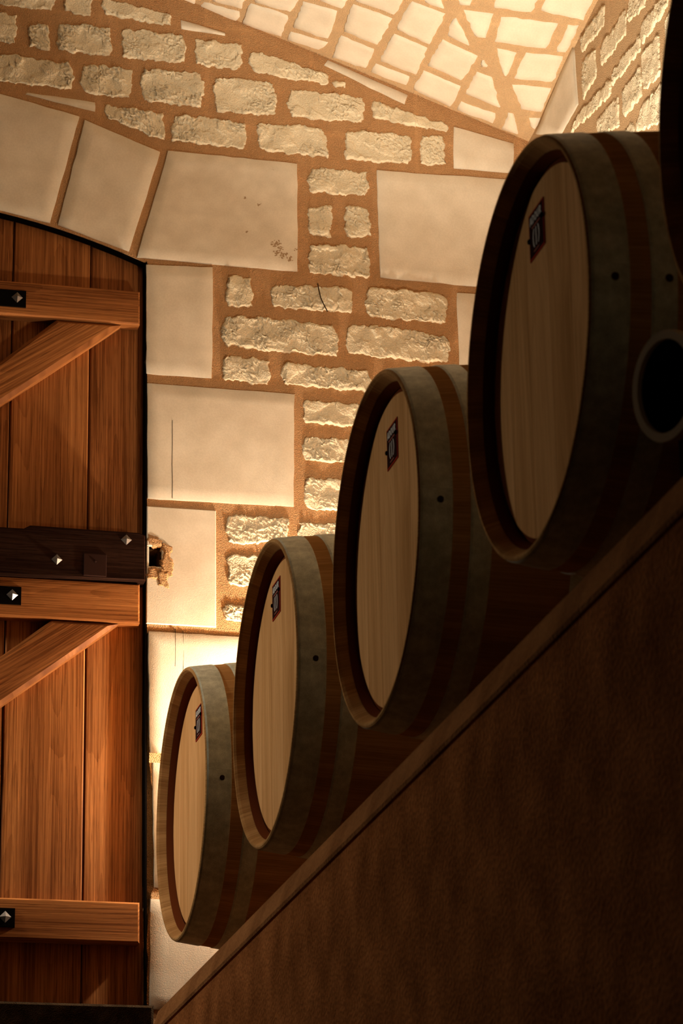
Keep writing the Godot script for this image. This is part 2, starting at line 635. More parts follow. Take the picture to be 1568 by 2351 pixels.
func materials() -> void:
	fine.noise_type = FastNoiseLite.TYPE_SIMPLEX
	fine.frequency = 1.0
	fine.fractal_type = FastNoiseLite.FRACTAL_NONE
	fine.seed = 5
	cells.noise_type = FastNoiseLite.TYPE_CELLULAR
	cells.cellular_return_type = FastNoiseLite.RETURN_CELL_VALUE
	cells.frequency = 1.0
	cells.fractal_type = FastNoiseLite.FRACTAL_NONE
	cells.seed = 9
	var size := Vector2i(512, 512)
	var cloud := grey_noise(noise(FastNoiseLite.TYPE_SIMPLEX_SMOOTH, 0.008, 21, 5), size)
	var grain := grey_noise(noise(FastNoiseLite.TYPE_SIMPLEX, 0.11, 22, 3), size)
	var speck := blend(cloud, grain, 0.3)
	var sand := grey_noise(noise(FastNoiseLite.TYPE_CELLULAR, 0.14, 23, 2), size)
	var sandy := blend(grey_noise(noise(FastNoiseLite.TYPE_SIMPLEX, 0.24, 25, 2), size), sand, 0.4)
	var grit := grey_noise(noise(FastNoiseLite.TYPE_SIMPLEX, 0.24, 24, 3), size)
	# dressed limestone
	M.ashlar = triplanar(StandardMaterial3D.new(), 2.2)
	M.ashlar.albedo_texture = tinted(speck, size, linear(0.62, 0.51, 0.37), linear(0.82, 0.70, 0.54))
	M.ashlar.roughness = 0.95
	bumpy(M.ashlar, grey_texture(grit, size), 0.025)
	# the block right of the arch, with brown lichen
	var spotted := PackedByteArray(speck)
	var marks := [[0.845, 0.765, 0.022], [0.868, 0.75, 0.016], [0.88, 0.80, 0.018], [0.86, 0.845, 0.02], [0.895, 0.86, 0.02], [0.915, 0.845, 0.014], [0.945, 0.885, 0.018], [0.985, 0.80, 0.012], [0.72, 0.42, 0.009], [0.735, 0.40, 0.008], [0.62, 0.37, 0.008], [0.66, 0.68, 0.008], [0.81, 0.09, 0.007]]
	for q in marks:
		var reach := int(q[2] * 900)
		for y in range(maxi(0, int(q[1] * 512) - reach), mini(512, int(q[1] * 512) + reach)):
			for x in range(maxi(0, int(q[0] * 512) - reach), mini(512, int(q[0] * 512) + reach)):
				var d: float = Vector2(x / 512.0 - q[0], (y / 512.0 - q[1]) * 0.8).length() / q[2]
				if d < 1.3 and d + 0.9 * fine.get_noise_2d(x * 0.09, y * 0.09) < 0.75:
					spotted[y * 512 + x] = 0
	var pale := PackedByteArray(spotted)
	for k in pale.size():
		pale[k] = 255 if spotted[k] == speck[k] else 0
	M.ashlar_stained = StandardMaterial3D.new()
	M.ashlar_stained.roughness = 0.95
	M.ashlar_stained.albedo_texture = stained(speck, pale, size, linear(0.62, 0.51, 0.37), linear(0.82, 0.70, 0.54), linear(0.22, 0.10, 0.03))
	# hewn limestone
	M.hewn = triplanar(StandardMaterial3D.new(), 3.1)
	M.hewn.albedo_texture = tinted(speck, size, linear(0.60, 0.49, 0.32), linear(0.85, 0.71, 0.49))
	M.hewn.roughness = 0.95
	bumpy(M.hewn, grey_texture(grain, size), 0.12)
	# sandy lime mortar
	M.mortar = triplanar(StandardMaterial3D.new(), 3.6)
	M.mortar.albedo_texture = tinted(blend(sandy, cloud, 0.2), size, linear(0.42, 0.205, 0.078), linear(0.80, 0.445, 0.195))
	M.mortar.roughness = 1.0
	bumpy(M.mortar, grey_texture(sandy, size), 0.6)
	M.vault_mortar = M.mortar.duplicate()
	M.vault_mortar.albedo_texture = tinted(blend(sandy, cloud, 0.2), size, linear(0.50, 0.30, 0.14), linear(0.78, 0.52, 0.28))
	# concrete with the marks of its boards
	var streak := grey_noise(noise(FastNoiseLite.TYPE_SIMPLEX, 0.03, 31, 4), size, Vector2i(512, 40))
	M.concrete = triplanar(StandardMaterial3D.new(), 1.5)
	M.concrete.albedo_texture = tinted(blend(blend(cloud, streak, 0.12), grain, 0.45), size, linear(0.11, 0.036, 0.011), linear(0.50, 0.19, 0.064))
	M.concrete.roughness = 0.9
	M.concrete.specular_mode = BaseMaterial3D.SPECULAR_DISABLED
	bumpy(M.concrete, grey_texture(blend(grain, cloud, 0.3), size), 0.25)
	M.coping = M.concrete.duplicate()
	M.coping.albedo_texture = tinted(blend(cloud, grain, 0.35), size, linear(0.14, 0.055, 0.02), linear(0.42, 0.19, 0.072))
	M.floor = triplanar(StandardMaterial3D.new(), 0.7)
	M.floor.albedo_texture = tinted(speck, size, linear(0.03, 0.02, 0.012), linear(0.06, 0.042, 0.026))
	M.floor.roughness = 0.9
	M.sill = triplanar(StandardMaterial3D.new(), 4.0)
	M.sill.albedo_texture = tinted(speck, size, linear(0.015, 0.009, 0.005), linear(0.085, 0.052, 0.03))
	M.sill.roughness = 0.95
	M.sill.specular_mode = BaseMaterial3D.SPECULAR_DISABLED
	bumpy(M.sill, grey_texture(speck, size), 0.6)
	M.dark_stone = triplanar(StandardMaterial3D.new(), 3.0)
	M.dark_stone.albedo_texture = tinted(speck, size, linear(0.016, 0.010, 0.007), linear(0.055, 0.038, 0.025))
	M.dark_stone.roughness = 0.9
	bumpy(M.dark_stone, grey_texture(speck, size), 0.5)
	# door oak, stained warm
	var g1 := wood_grey(41, 11.0, 2.6, 0.32)
	var g2 := wood_grey(51, 15.0, 4.2, 0.25)
	M.door = wood(g1, linear(0.10, 0.028, 0.006), linear(0.53, 0.205, 0.062), 0.55, 0.03, true)
	M.door_figured = wood(g2, linear(0.11, 0.030, 0.006), linear(0.52, 0.20, 0.058), 0.55, 0.03, true)
	M.bar = wood(g1, linear(0.010, 0.004, 0.0025), linear(0.042, 0.019, 0.012), 0.8, 0.04)
	# barrel oak
	var g3 := wood_grey(61, 22.0, 1.2, 0.18)
	M.head = wood(g3, linear(0.47, 0.23, 0.08), linear(0.82, 0.45, 0.19), 0.6, 0.02)
	M.head_pale = wood(g3, linear(0.54, 0.27, 0.10), linear(0.88, 0.50, 0.22), 0.6, 0.02)
	M.stave = wood(g3, linear(0.30, 0.145, 0.048), linear(0.64, 0.36, 0.145), 0.6, 0.03)
	M.stave_dark = wood(g3, linear(0.29, 0.138, 0.045), linear(0.61, 0.34, 0.135), 0.6, 0.03)
	# galvanised hoops
	var zinc := blend(blend(grey_noise(noise(FastNoiseLite.TYPE_CELLULAR, 0.03, 71, 2), size), cloud, 0.6), grain, 0.3)
	M.hoop = StandardMaterial3D.new()
	M.hoop.albedo_texture = tinted(zinc, size, linear(0.30, 0.31, 0.245), linear(0.92, 0.94, 0.78))
	M.hoop.metallic = 0.15
	M.hoop.roughness = 0.6
	M.hoop.uv1_scale = Vector3(5, 5, 5)
	bumpy(M.hoop, grey_texture(zinc, size), 0.02)
	M.croze = plain(linear(0.14, 0.036, 0.011), 0.8)
	M.stud = plain(linear(0.20, 0.17, 0.15), 0.4, 0.7)
	M.rim = plain(linear(0.55, 0.42, 0.28), 0.8)
	M.soot = plain(linear(0.006, 0.005, 0.005), 0.95)
	M.rust = plain(linear(0.035, 0.016, 0.012), 0.6, 0.1)
	M.crack = plain(linear(0.05, 0.03, 0.015), 1.0)
	M.print_dark = plain(linear(0.035, 0.014, 0.012), 0.5)
	M.print_red = plain(linear(0.42, 0.045, 0.02), 0.5)
	M.print_white = plain(linear(0.80, 0.76, 0.72), 0.5)
	M.print_pink = plain(linear(0.62, 0.22, 0.17), 0.5)
	for m in [M.print_dark, M.print_red, M.print_white, M.print_pink, M.croze, M.rust, M.soot, M.rim, M.crack, M.iron, M.dark_stone]:
		m.specular_mode = BaseMaterial3D.SPECULAR_DISABLED


# ------------------------------------------------------------------ the room
func main_vault(x: float) -> float:
	if x > 0.0:
		return 4.3979 - 0.3465 * x
	if x < -3.2:
		return 4.3979 + 0.3465 * (x + 3.2)
	return 4.3979 + 0.2772 - 0.3465 / 3.2 * (x + 1.6) * (x + 1.6)


func side_vault(x: float, z: float) -> float:
	return 4.0403 + 0.18 * z - 0.0344 * z * z + 0.128 * (RIGHT - x)


func ceiling_y(x: float, z: float) -> float:
	return maxf(main_vault(x), side_vault(x, clampf(z, -0.3, 5.1)))


func shell() -> void:
	# vault: a sheet of mortar into which the stones are set
	var xs := PackedFloat32Array()
	var zs := PackedFloat32Array()
	var x := -4.4
	while x < 1.2:
		xs.append(x)
		x += 0.02 if x > -0.05 else 0.15
	xs.append(1.2)
	var z := -0.3
	while z < 16.0:
		zs.append(z)
		z += 0.02 if z < 1.5 else 0.4
	zs.append(16.0)
	var st := tool()
	st.set_smooth_group(0)
	var pos := PackedVector3Array()
	var uvs := PackedVector2Array()
	var idx := PackedInt32Array()
	for level in 2:
		for j in zs.size():
			for i in xs.size():
				pos.append(Vector3(xs[i], ceiling_y(xs[i], zs[j]) + 0.3 * level, zs[j]))
				uvs.append(Vector2(xs[i], zs[j]))
	var nx := xs.size()
	var each := nx * zs.size()
	for j in zs.size() - 1:
		for i in nx - 1:
			var k := j * nx + i
			idx.append_array([k, k + nx, k + nx + 1, k, k + nx + 1, k + 1])
			k += each
			idx.append_array([k, k + nx + 1, k + nx, k, k + 1, k + nx + 1])
	var m := smooth_mesh(pos, uvs, idx)
	structure("ceiling", m, M.vault_mortar, "pale stone vault with sandy mortar joints above the back wall")
	var f := tool()
	box(f, Vector3(-4.5, -0.3, -0.3), Vector3(1.3, 0.0, 16.0))
	structure("floor", f.commit(), M.floor)
	var l := tool()
	box(l, Vector3(-4.5, 0.0, -0.3), Vector3(-4.17, 4.3, 16.0))
	structure("wall_left", l.commit(), M.dark_stone)
	var n := tool()
	box(n, Vector3(-4.5, 0.0, 15.7), Vector3(1.3, 4.9, 16.0))
	structure("wall_front", n.commit(), M.dark_stone)
	var r := tool()
	box(r, Vector3(RIGHT, 0.0, -0.3), Vector3(1.3, 4.6, 16.0))
	structure("wall_right", r.commit(), M.vault_mortar, "rough stone side wall at the top right above the barrels")


func arch_y(x: float, lower := 0.0) -> float:
	var dx := x +0.6557
	return 2.007 + sqrt(2.9929 - dx * dx) - lower


func back_wall() -> void:
	var st := tool()
	var hole := rect(0.0109, 2.8079, 0.0414, 2.8588)
	board(st, rect(-4.5584, -0.3132, 1.344, 1.6814), 0, -0.3, 0)
	board(st, rect(-4.5, 1.66, DOOR_LEFT, 5.0), 0, -0.3, 0)
	var top := PackedVector2Array()
	for i in 25:
		var x := lerpf(DOOR_LEFT, DOOR_RIGHT, i / 24.0)
		top.append(Vector2(x, arch_y(x)))
	top.append(Vector2(DOOR_RIGHT, 5.0))
	top.append(Vector2(DOOR_LEFT, 5.0))
	board(st, top, 0, -0.3, 0)
	var broken := PackedVector2Array()
	for i in 41:
		var y := lerpf(1.66, 2.64, i / 40.0)
		var deep := smoothstep(1.9, 2.08, y) * (1.0 - smoothstep(2.14, 2.40, y))
		broken.append(Vector2(0.0135 + 0.016 * deep + 0.0035 * fine.get_noise_2d(y * 30, 3.0) + 0.002 * fine.get_noise_2d(y * 90, 8.0), y))
	var right_part := PackedVector2Array(broken)
	right_part.append_array(PackedVector2Array([Vector2(DOOR_RIGHT, 2.64), Vector2(DOOR_RIGHT, 2.8079), Vector2(1.3, 2.8079), Vector2(1.3, 1.66)]))
	board(st, right_part, 0, -0.3, 0)
	for i in 40:
		var a := broken[i]
		var c := broken[i + 1]
		var quad := [Vector3(a.x + 0.001, a.y, 0.0), Vector3(c.x + 0.001, c.y, 0.0), Vector3(DOOR_RIGHT, c.y, -0.03), Vector3(DOOR_RIGHT, a.y, -0.03)]
		var none := [Vector2.ZERO, Vector2.ZERO, Vector2.ZERO]
		tri(st, [quad[0], quad[1], quad[2]], none, Vector3(-1, 0, 1))
		tri(st, [quad[0], quad[2], quad[3]], none, Vector3(-1, 0, 1))
	board(st, rect(DOOR_RIGHT, 2.8588, 1.3, 5.0), 0, -0.3, 0)
	board(st, rect(DOOR_RIGHT, 2.8079, 0.0109, 2.8588), 0, -0.3, 0)
	board(st, rect(0.0414, 2.8079, 1.344, 2.8588), 0, -0.3, 0)
	var wall := structure("wall_back", st.commit(), M.mortar, "back wall of hewn and dressed limestone in sandy mortar round the door")
	var k := 0
	for q in ROUGH:
		k += 1
		piece("stone", stone(on_back(q), Vector3.BACK, {"cell": 0.0026, "lift": 0.0042, "rough": 0.0064, "jit": 0.0036, "round": 0.15, "edge": 0.0032, "seed": k, "turn": 0.5 + 0.5 * sin(k * 2.4)}), M.hewn, wall)
	var smooth := {"cell": 0.03, "lift": 0.004, "jit": 0.0009, "round": 0.004, "edge": 0.0022, "wave": 0.0012}
	for q in SMOOTH:
		k += 1
		smooth.seed = k
		smooth.lift = 0.0012 if q[0] - q[6] > 0 and q[0] - q[6] < 20 and q[2] - q[0] > 160 and q[1] - q[7] < 30 else 0.004
		piece("ashlar", stone(on_back(q), Vector3.BACK, smooth), M.ashlar_stained if q == SMOOTH[6] else M.ashlar, wall)
	# the block with the socket for the bar: four pieces of one face round the hole
	for q in HOLED:
		var c := on_back(q)
		var b := tool()
		var x0: float = c[0].x
		var x1: float = c[1].x
		var y0: float = (c[2].y + c[3].y) / 2
		var y1: float = (c[0].y + c[1].y) / 2
		var outline := PackedVector2Array([Vector2(x0, y1), Vector2(x1, y1), Vector2(x1, y0), Vector2(x0, y0), Vector2(x0, 2.8079), Vector2(0.0414, 2.8079), Vector2(0.0414, 2.8588), Vector2(x0, 2.8588)])
		board(b, outline, 0.004, -0.02, 0.002)
		commit("ashlar", b, M.ashlar, wall)
		var s := tool()
		board(s, rect(x0, 2.80792, 0.0109, 2.8586), 0.003, -0.02, 0.001)
		commit("ashlar_edge", s, M.ashlar, wall)
	more_courses(wall)
	# crumbled mortar round the socket
	var crumbs := [[8, 2892, 36, 2886, 44, 2858, 8, 2858], [40, 2878, 68, 2862, 72, 2790, 41, 2782], [8, 2809, 44, 2809, 54, 2776, 8, 2770], [28, 2796, 66, 2796, 58, 2750, 32, 2756]]
	for q in crumbs:
		k += 1
		piece("mortar_patch", stone(on_back(q), Vector3.BACK, {"cell": 0.003, "lift": 0.0062, "rough": 0.0018, "jit": 0.004, "round": 0.3, "edge": 0.003, "sink": 0.001, "least": 0.0047, "seed": k}), M.mortar, wall)
	crack(wall, [Vector2(0.0668, 3.1895), Vector2(0.0673, 3.1264), Vector2(0.0666, 3.0755), Vector2(0.0678, 3.0297), Vector2(0.0673, 2.985)], 0.0049, 0.0009)
	crack(wall, [Vector2(0.4372, 3.5864), Vector2(0.4413, 3.564), Vector2(0.4449, 3.5467), Vector2(0.4525, 3.5294), Vector2(0.4617, 3.5111)], 0.0118, 0.0016)
	crack(wall, [Vector2(0.076, 2.6532), Vector2(0.0765, 2.6074), Vector2(0.0758, 2.5586)], 0.0049, 0.0006)
	crack(wall, [Vector2(0.0953, 2.6481), Vector2(0.0958, 2.5871), Vector2(0.0953, 2.5362)], 0.0049, 0.0005)


# The courses go on to the left of what the photograph shows, round the other half of the door's arch.
func more_courses(wall: Node3D) -> void:
	var rng := RandomNumberGenerator.new()
	rng.seed = 12
	var k := 500
	var middle := -0.6557
	for q in [SMOOTH[5], SMOOTH[6], SMOOTH[8], SMOOTH[10], SMOOTH[11], SMOOTH[12], SMOOTH[13], HOLED[0]]:
		var c := on_back(q)
		var m := []
		for i in [1, 0, 3, 2]:
			m.append(Vector3(2 * middle - c[i].x, c[i].y, 0.0))
		k += 1
		piece("ashlar", stone(m, Vector3.BACK, {"cell": 0.03, "lift": 0.004, "jit": 0.0009, "round": 0.004, "edge": 0.0022, "seed": k}), M.ashlar, wall)
	for pair in [[-1.105, -0.90], [-0.885, -0.67], [-0.655, -0.435]]:
		var a: float = pair[0]
		var b: float = pair[1]
		var spread_out := func(x: float) -> float: return middle + (x - middle) * 1.16
		var m := [Vector3(spread_out.call(a), arch_y(a) + 0.262, 0), Vector3(spread_out.call(b), arch_y(b) + 0.262, 0), Vector3(b, arch_y(b) + 0.004, 0), Vector3(a, arch_y(a) + 0.004, 0)]
		k += 1
		piece("ashlar", stone(m, Vector3.BACK, {"cell": 0.03, "lift": 0.004, "jit": 0.0009, "round": 0.004, "edge": 0.0022, "seed": k}), M.ashlar, wall)
	var y := 4.035
	while y < 4.6:
		var x := -1.75 + 0.1 * rng.randf()
		while x < -0.46:
			var w := 0.09 + 0.11 * rng.randf()
			if x + w > -0.455:
				break
			if y > arch_y(clampf(x + w / 2, DOOR_LEFT, DOOR_RIGHT)) + 0.30 and y + 0.085 < main_vault(x) - 0.02 and y + 0.085 < main_vault(x + w) - 0.02:
				k += 1
				var m := [Vector3(x, y + 0.08, 0), Vector3(x + w, y + 0.08, 0), Vector3(x + w, y, 0), Vector3(x, y, 0)]
				piece("stone", stone(m, Vector3.BACK, {"cell": 0.0045, "lift": 0.0042, "rough": 0.005, "jit": 0.0036, "round": 0.15, "edge": 0.0032, "seed": k, "turn": 0.7}), M.hewn, wall)
			x += w + 0.026
		y += 0.105


func crack(parent: Node3D, line: Array, z: float, width: float) -> void:
	var st := tool()
	for k in line.size() - 1:
		var a: Vector2 = line[k]
		var b: Vector2 = line[k + 1]
		var side := (b - a).orthogonal().normalized() * width / 2
		board(st, PackedVector2Array([a - side, a + side, b + side, b - side]), z, z - 0.004, 0.0)
	commit("crack", st, M.crack, parent)


func on_back(q: Array) -> Array:
	var c := []
	for i in 4:
		c.append(Vector3(q[i * 2] / 1000.0, q[i * 2 + 1] / 1000.0, 0.0))
	return c


func vault() -> void:
	var ceiling := get_node("ceiling")
	var k := 200
	for set in [VAULT, LUNETTE]:
		for q in set:
			var c := []
			for i in 4:
				c.append(Vector3(q[i * 2] / 1000.0, 0, q[i * 2 + 1] / 1000.0))
			var mid: Vector3 = (c[0] + c[1] + c[2] + c[3]) / 4
			var d := 0.01
			var side: bool = set == LUNETTE
			var y := func(p: Vector3) -> float: return side_vault(p.x, p.z) if side else main_vault(p.x)
			for i in 4:
				c[i].y = y.call(c[i])
			var gx: float = (y.call(mid + Vector3(d, 0, 0)) - y.call(mid - Vector3(d, 0, 0))) / (2 * d)
			var gz: float = (y.call(mid + Vector3(0, 0, d)) - y.call(mid - Vector3(0, 0, d))) / (2 * d)
			k += 1
			piece("vault_stone", stone(c, Vector3(gx, -1, gz).normalized(), {"cell": 0.015, "lift": 0.0035, "jit": 0.0022, "round": 0.05, "edge": 0.003, "wave": 0.0015, "seed": k}), M.ashlar, ceiling)


# More rows of the vault beside and before those in the photograph.
func more_vault(ceiling: Node3D) -> void:
	var rng := RandomNumberGenerator.new()
	rng.seed = 31
	var k := 700
	var row := 0
	var x := 0.086 + 9 * 0.097
	while x > -1.7:
		var z := 0.006
		var first := 0.03 + 0.09 * rng.randf()
		while z < 2.2:
			var l := first if z < 0.01 else 0.085 + 0.03 * rng.randf()
			var c := [Vector3(x - 0.083, 0, z + l), Vector3(x, 0, z + l), Vector3(x, 0, z), Vector3(x - 0.083, 0, z)]
			for i in 4:
				c[i].y = main_vault(c[i].x)
			var mid: Vector3 = (c[0] + c[2]) / 2
			var clear := true
			for q in VAULT:
				var m := Vector2((q[0] + q[2] + q[4] + q[6]) / 4000.0, (q[1] + q[3] + q[5] + q[7]) / 4000.0)
				if absf(m.x - mid.x) < 0.085 and absf(m.y - mid.z) < 0.095:
					clear = false
			for q in LUNETTE:
				var m := Vector2((q[0] + q[2] + q[4] + q[6]) / 4000.0, (q[1] + q[3] + q[5] + q[7]) / 4000.0)
				if absf(m.x - mid.x) < 0.10 and absf(m.y - mid.z) < 0.10:
					clear = false
			var side := main_vault(mid.x) < side_vault(mid.x, mid.z)
			if side:
				for i in 4:
					c[i].y = side_vault(c[i].x, c[i].z)
			if absf(main_vault(mid.x) - side_vault(mid.x, mid.z)) < 0.012 or mid.x + 0.05 > RIGHT:
				clear = false
			if clear:
				k += 1
				var n := Vector3(-0.128, -1, 0.18 - 0.0688 * mid.z).normalized() if side else Vector3((main_vault(mid.x + 0.01) - main_vault(mid.x - 0.01)) / 0.02, -1, 0).normalized()
				piece("vault_stone", stone([c[3], c[2], c[1], c[0]] if (c[1] - c[0]).cross(c[3] - c[0]).dot(n) > 0 else c, n, {"cell": 0.028, "lift": 0.0035, "jit": 0.002, "round": 0.04, "edge": 0.003, "seed": k}), M.ashlar, ceiling)
			z += l + 0.012
		x -= 0.097
		row += 1


func right_wall() -> void:
	more_vault(get_node("ceiling"))
	var wall := get_node("wall_right")
	var k := 300
	for set in [RIGHT_ROUGH, RIGHT_SMOOTH]:
		for q in set:
			var c := []
			for i in 4:
				c.append(Vector3(RIGHT, q[i * 2 + 1] / 1000.0, q[i * 2] / 1000.0))
			k += 1
			if set == RIGHT_ROUGH:
				piece("stone", stone(c, Vector3.LEFT, {"cell": 0.0032, "lift": 0.0042, "rough": 0.0040, "jit": 0.0045, "round": 0.08, "edge": 0.004, "seed": k, "turn": 0.9}), M.hewn, wall)
			else:
				piece("ashlar", stone(c, Vector3.LEFT, {"cell": 0.03, "lift": 0.006, "jit": 0.001, "edge": 0.003, "seed": k}), M.ashlar, wall)


func plinth() -> void:
	# cross-section in (z across the texture, y), drawn along z
	var t := thing("plinth", "long dark concrete plinth with a chamfered top edge under the barrels", "plinth", Vector3.ZERO)
	t.set_meta("kind", "structure")
	var b := along_z(PackedVector2Array([Vector2(0.0, 0.0), Vector2(0.0, PLINTH - 0.069), Vector2(0.010, PLINTH - 0.064), Vector2(RIGHT - 0.002, PLINTH - 0.064), Vector2(RIGHT - 0.002, 0.0)]), 0.128, 9.6)
	commit("body", b, M.concrete, t)
	var c := along_z(PackedVector2Array([Vector2(0.010, PLINTH - 0.066), Vector2(0.002, PLINTH - 0.060), Vector2(0.0, PLINTH - 0.054), Vector2(0.016, PLINTH - 0.004), Vector2(0.021, PLINTH), Vector2(RIGHT - 0.002, PLINTH), Vector2(RIGHT - 0.002, PLINTH - 0.066)]), 0.128, 9.6)
	commit("coping", c, M.coping, t)
	for x in [0.25, 0.70]:
		var r := tool()
		box(r, Vector3(x - 0.04, PLINTH, 0.14), Vector3(x + 0.04, BARREL_Y - radius(x) - 0.006, 6.2), 0.003)
		var o := commit(numbered("barrel_rail"), r, M.stave_dark, self)
		o.set_meta("label", "squared timber rail under the front half of the barrels" if x < 0.5 else "squared timber rail under the back half of the barrels")
		o.set_meta("category", "rail")
	var s := tool()
	box(s, Vector3(-1.5, 1.30, 0.004), Vector3(0.008, 1.722, 0.122), 0.006)
	var o := commit("stone_sill", s, M.sill, self)
	o.set_meta("label", "dark worn stone sill at the foot of the plank door")
	o.set_meta("category", "sill")


func along_z(section: PackedVector2Array, z0: float, z1: float) -> SurfaceTool:
	var st := tool()
	var n := section.size()
	var ids := Geometry2D.triangulate_polygon(section)
	for k in range(0, ids.size(), 3):
		for z in [z0, z1]:
			tri(st, [ids[k], ids[k + 1], ids[k + 2]].map(func(i): return Vector3(section[i].x, section[i].y, z)), [Vector2.ZERO, Vector2.ZERO, Vector2.ZERO], Vector3.BACK if z == z1 else Vector3.FORWARD)
	for i in n:
		var a := section[i]
		var b := section[(i + 1) % n]
		var o := (b - a).orthogonal().normalized()
		if Geometry2D.is_point_in_polygon((a + b) / 2 + o * 0.0005, section):
			o = -o
		var p := [Vector3(a.x, a.y, z0), Vector3(b.x, b.y, z0), Vector3(b.x, b.y, z1), Vector3(a.x, a.y, z1)]
		var uv := [Vector2.ZERO, Vector2.ZERO, Vector2.ZERO]
		tri(st, [p[0], p[1], p[2]], uv, Vector3(o.x, o.y, 0))
		tri(st, [p[0], p[2], p[3]], uv, Vector3(o.x, o.y, 0))
	return st


# ------------------------------------------------------------------ the door
func door() -> void:
	var t := Node3D.new()
	t.name = "door_1"
	t.set_meta("kind", "structure")
	t.set_meta("label", "brown oak plank door with ledges, diagonal braces and a black lock bar")
	add_child(t)
	var face := -0.023
	var edges := [-1.3016, -1.1138, -0.9212, -0.7284, -0.5204, -0.3302, -0.1364, -0.0017]
	for i in edges.size() - 1:
		var x0: float = edges[i] + 0.0013
		var x1: float = edges[i + 1] - 0.0013
		var o := PackedVector2Array([Vector2(x0, 1.68)])
		for k in 9:
			var x := lerpf(x0, x1, k / 8.0)
			o.append(Vector2(x, arch_y(x, 0.003)))
		o.append(Vector2(x1 + (0.0118 if i == edges.size() - 2 else 0.0), 1.68))   # the leaf hangs a little out of plumb
		var st := tool()
		board(st, o, face + 0.0012 * sin(i * 4.0), face - 0.035, 0.003, 0.0, Vector2(i * 0.377 + 0.13, -0.80), Vector2(2.0, 0.48))
		commit("plank", st, M.door if i % 2 == 0 else M.door_figured, t)
	var back := face + 0.0005
	var front := 0.017
	# dark strips in the rebate that paint the shade of the arch and jamb reveal
	var shade_band := PackedVector2Array()
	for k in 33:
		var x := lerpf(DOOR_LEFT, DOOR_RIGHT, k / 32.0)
		shade_band.append(Vector2(x, arch_y(x, -0.001)))
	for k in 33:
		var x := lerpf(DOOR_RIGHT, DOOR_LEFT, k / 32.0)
		shade_band.append(Vector2(x, arch_y(x, 0.0025)))
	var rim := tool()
	board(rim, shade_band, -0.003, -0.08, 0.0)
	commit("shade_strip", rim, M.iron, t)
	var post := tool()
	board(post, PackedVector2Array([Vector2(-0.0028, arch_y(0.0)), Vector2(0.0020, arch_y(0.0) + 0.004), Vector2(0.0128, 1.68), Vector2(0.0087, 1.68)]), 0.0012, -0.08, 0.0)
	commit("shade_strip", post, M.iron, t)
	# horizontal ledges
	for r in [[3.4324, 3.5217, -0.0183], [2.6574, 2.7568, -0.0132], [1.8845, 1.9798, -0.0082]]:
		var st := tool()
		var outline := PackedVector2Array([Vector2(-1.28, r[0]), Vector2(-1.28, r[1]), Vector2(-0.7, r[1] - 0.001), Vector2(-0.2, r[1] + 0.0008), Vector2(r[2], r[1]), Vector2(r[2] + 0.0005, r[0]), Vector2(-0.5, r[0] + 0.001)])
		board(st, outline, front, back, 0.004, PI / 2, Vector2(r[0] * 3.3, 0.15), Vector2(2.0, 0.48))
		commit("ledge", st, M.door_figured if r[0] < 3 else M.door, t)
	# braces
	var braces := [[Vector2(-0.063, 3.4314), Vector2(-0.2243, 3.4314), Vector2(-0.3622, 3.3076), Vector2(-1.1798, 2.7599), Vector2(-1.0176, 2.7599), Vector2(-0.3601, 3.1961)],
		[Vector2(-0.063, 2.6564), Vector2(-0.2233, 2.6564), Vector2(-0.346, 2.557), Vector2(-1.1798, 1.9817), Vector2(-1.0276, 1.9817), Vector2(-0.3429, 2.4363)]]
	for q in braces:
		var st := tool()
		board(st, PackedVector2Array(q), front - 0.0015, back, 0.010, -0.97, Vector2(q[0].y * 2.1, 0.0), Vector2(2.0, 0.48))
		commit("brace", st, M.door, t)
	# the black bar
	var bar := tool()
	board(bar, PackedVector2Array([Vector2(-1.2001, 2.7548), Vector2(-1.2001, 2.8724), Vector2(-0.2972, 2.8745), Vector2(-0.2821, 2.8836), Vector2(-0.0193, 2.8816), Vector2(-0.0031, 2.8765), Vector2(-0.0016, 2.7614), Vector2(-0.2952, 2.7563)]), 0.032, -0.0225, 0.003, PI / 2, Vector2(0.3, 0.1))
	var lock := commit("lock_bar", bar, M.bar, t)
	var plate := tool()
	board(plate, rect(-0.1522, 2.764, -0.0975, 2.8197), 0.0355, 0.031, 0.0012)
	commit("lock_plate", plate, M.rust, lock)
	for p in [Vector2(-0.0497, 2.8613), Vector2(-0.2171, 2.8004), Vector2(-0.5408, 2.8339), Vector2(-0.8958, 2.8034)]:
		commit("stud", stud(p, 0.0132, 0.0315, 0.010), M.stud, lock)
	commit("stud", stud(Vector2(-0.1248, 2.8004), 0.004, 0.035, 0.003), M.rust, lock)
	# strap plates with square studs, the straps running on to the hinges
	for p in [[-0.3023, 3.4527, 3.4973, Vector2(-0.3246, 3.4771)], [-0.2988, 2.6858, 2.7305, Vector2(-0.3206, 2.7091)], [-0.2977, 1.9108, 1.9554, Vector2(-0.3206, 1.9341)]]:
		var st := tool()
		board(st, rect(-1.27, p[1], p[0], p[2]), front + 0.004, front - 0.003, 0.001)
		var strap := commit("strap", st, M.iron, t)
		var d: Vector2 = p[3]
		for x in [d.x, -0.65, -0.95]:
			commit("stud", stud(Vector2(x, d.y), 0.0138, front + 0.0035, 0.011), M.stud, strap)


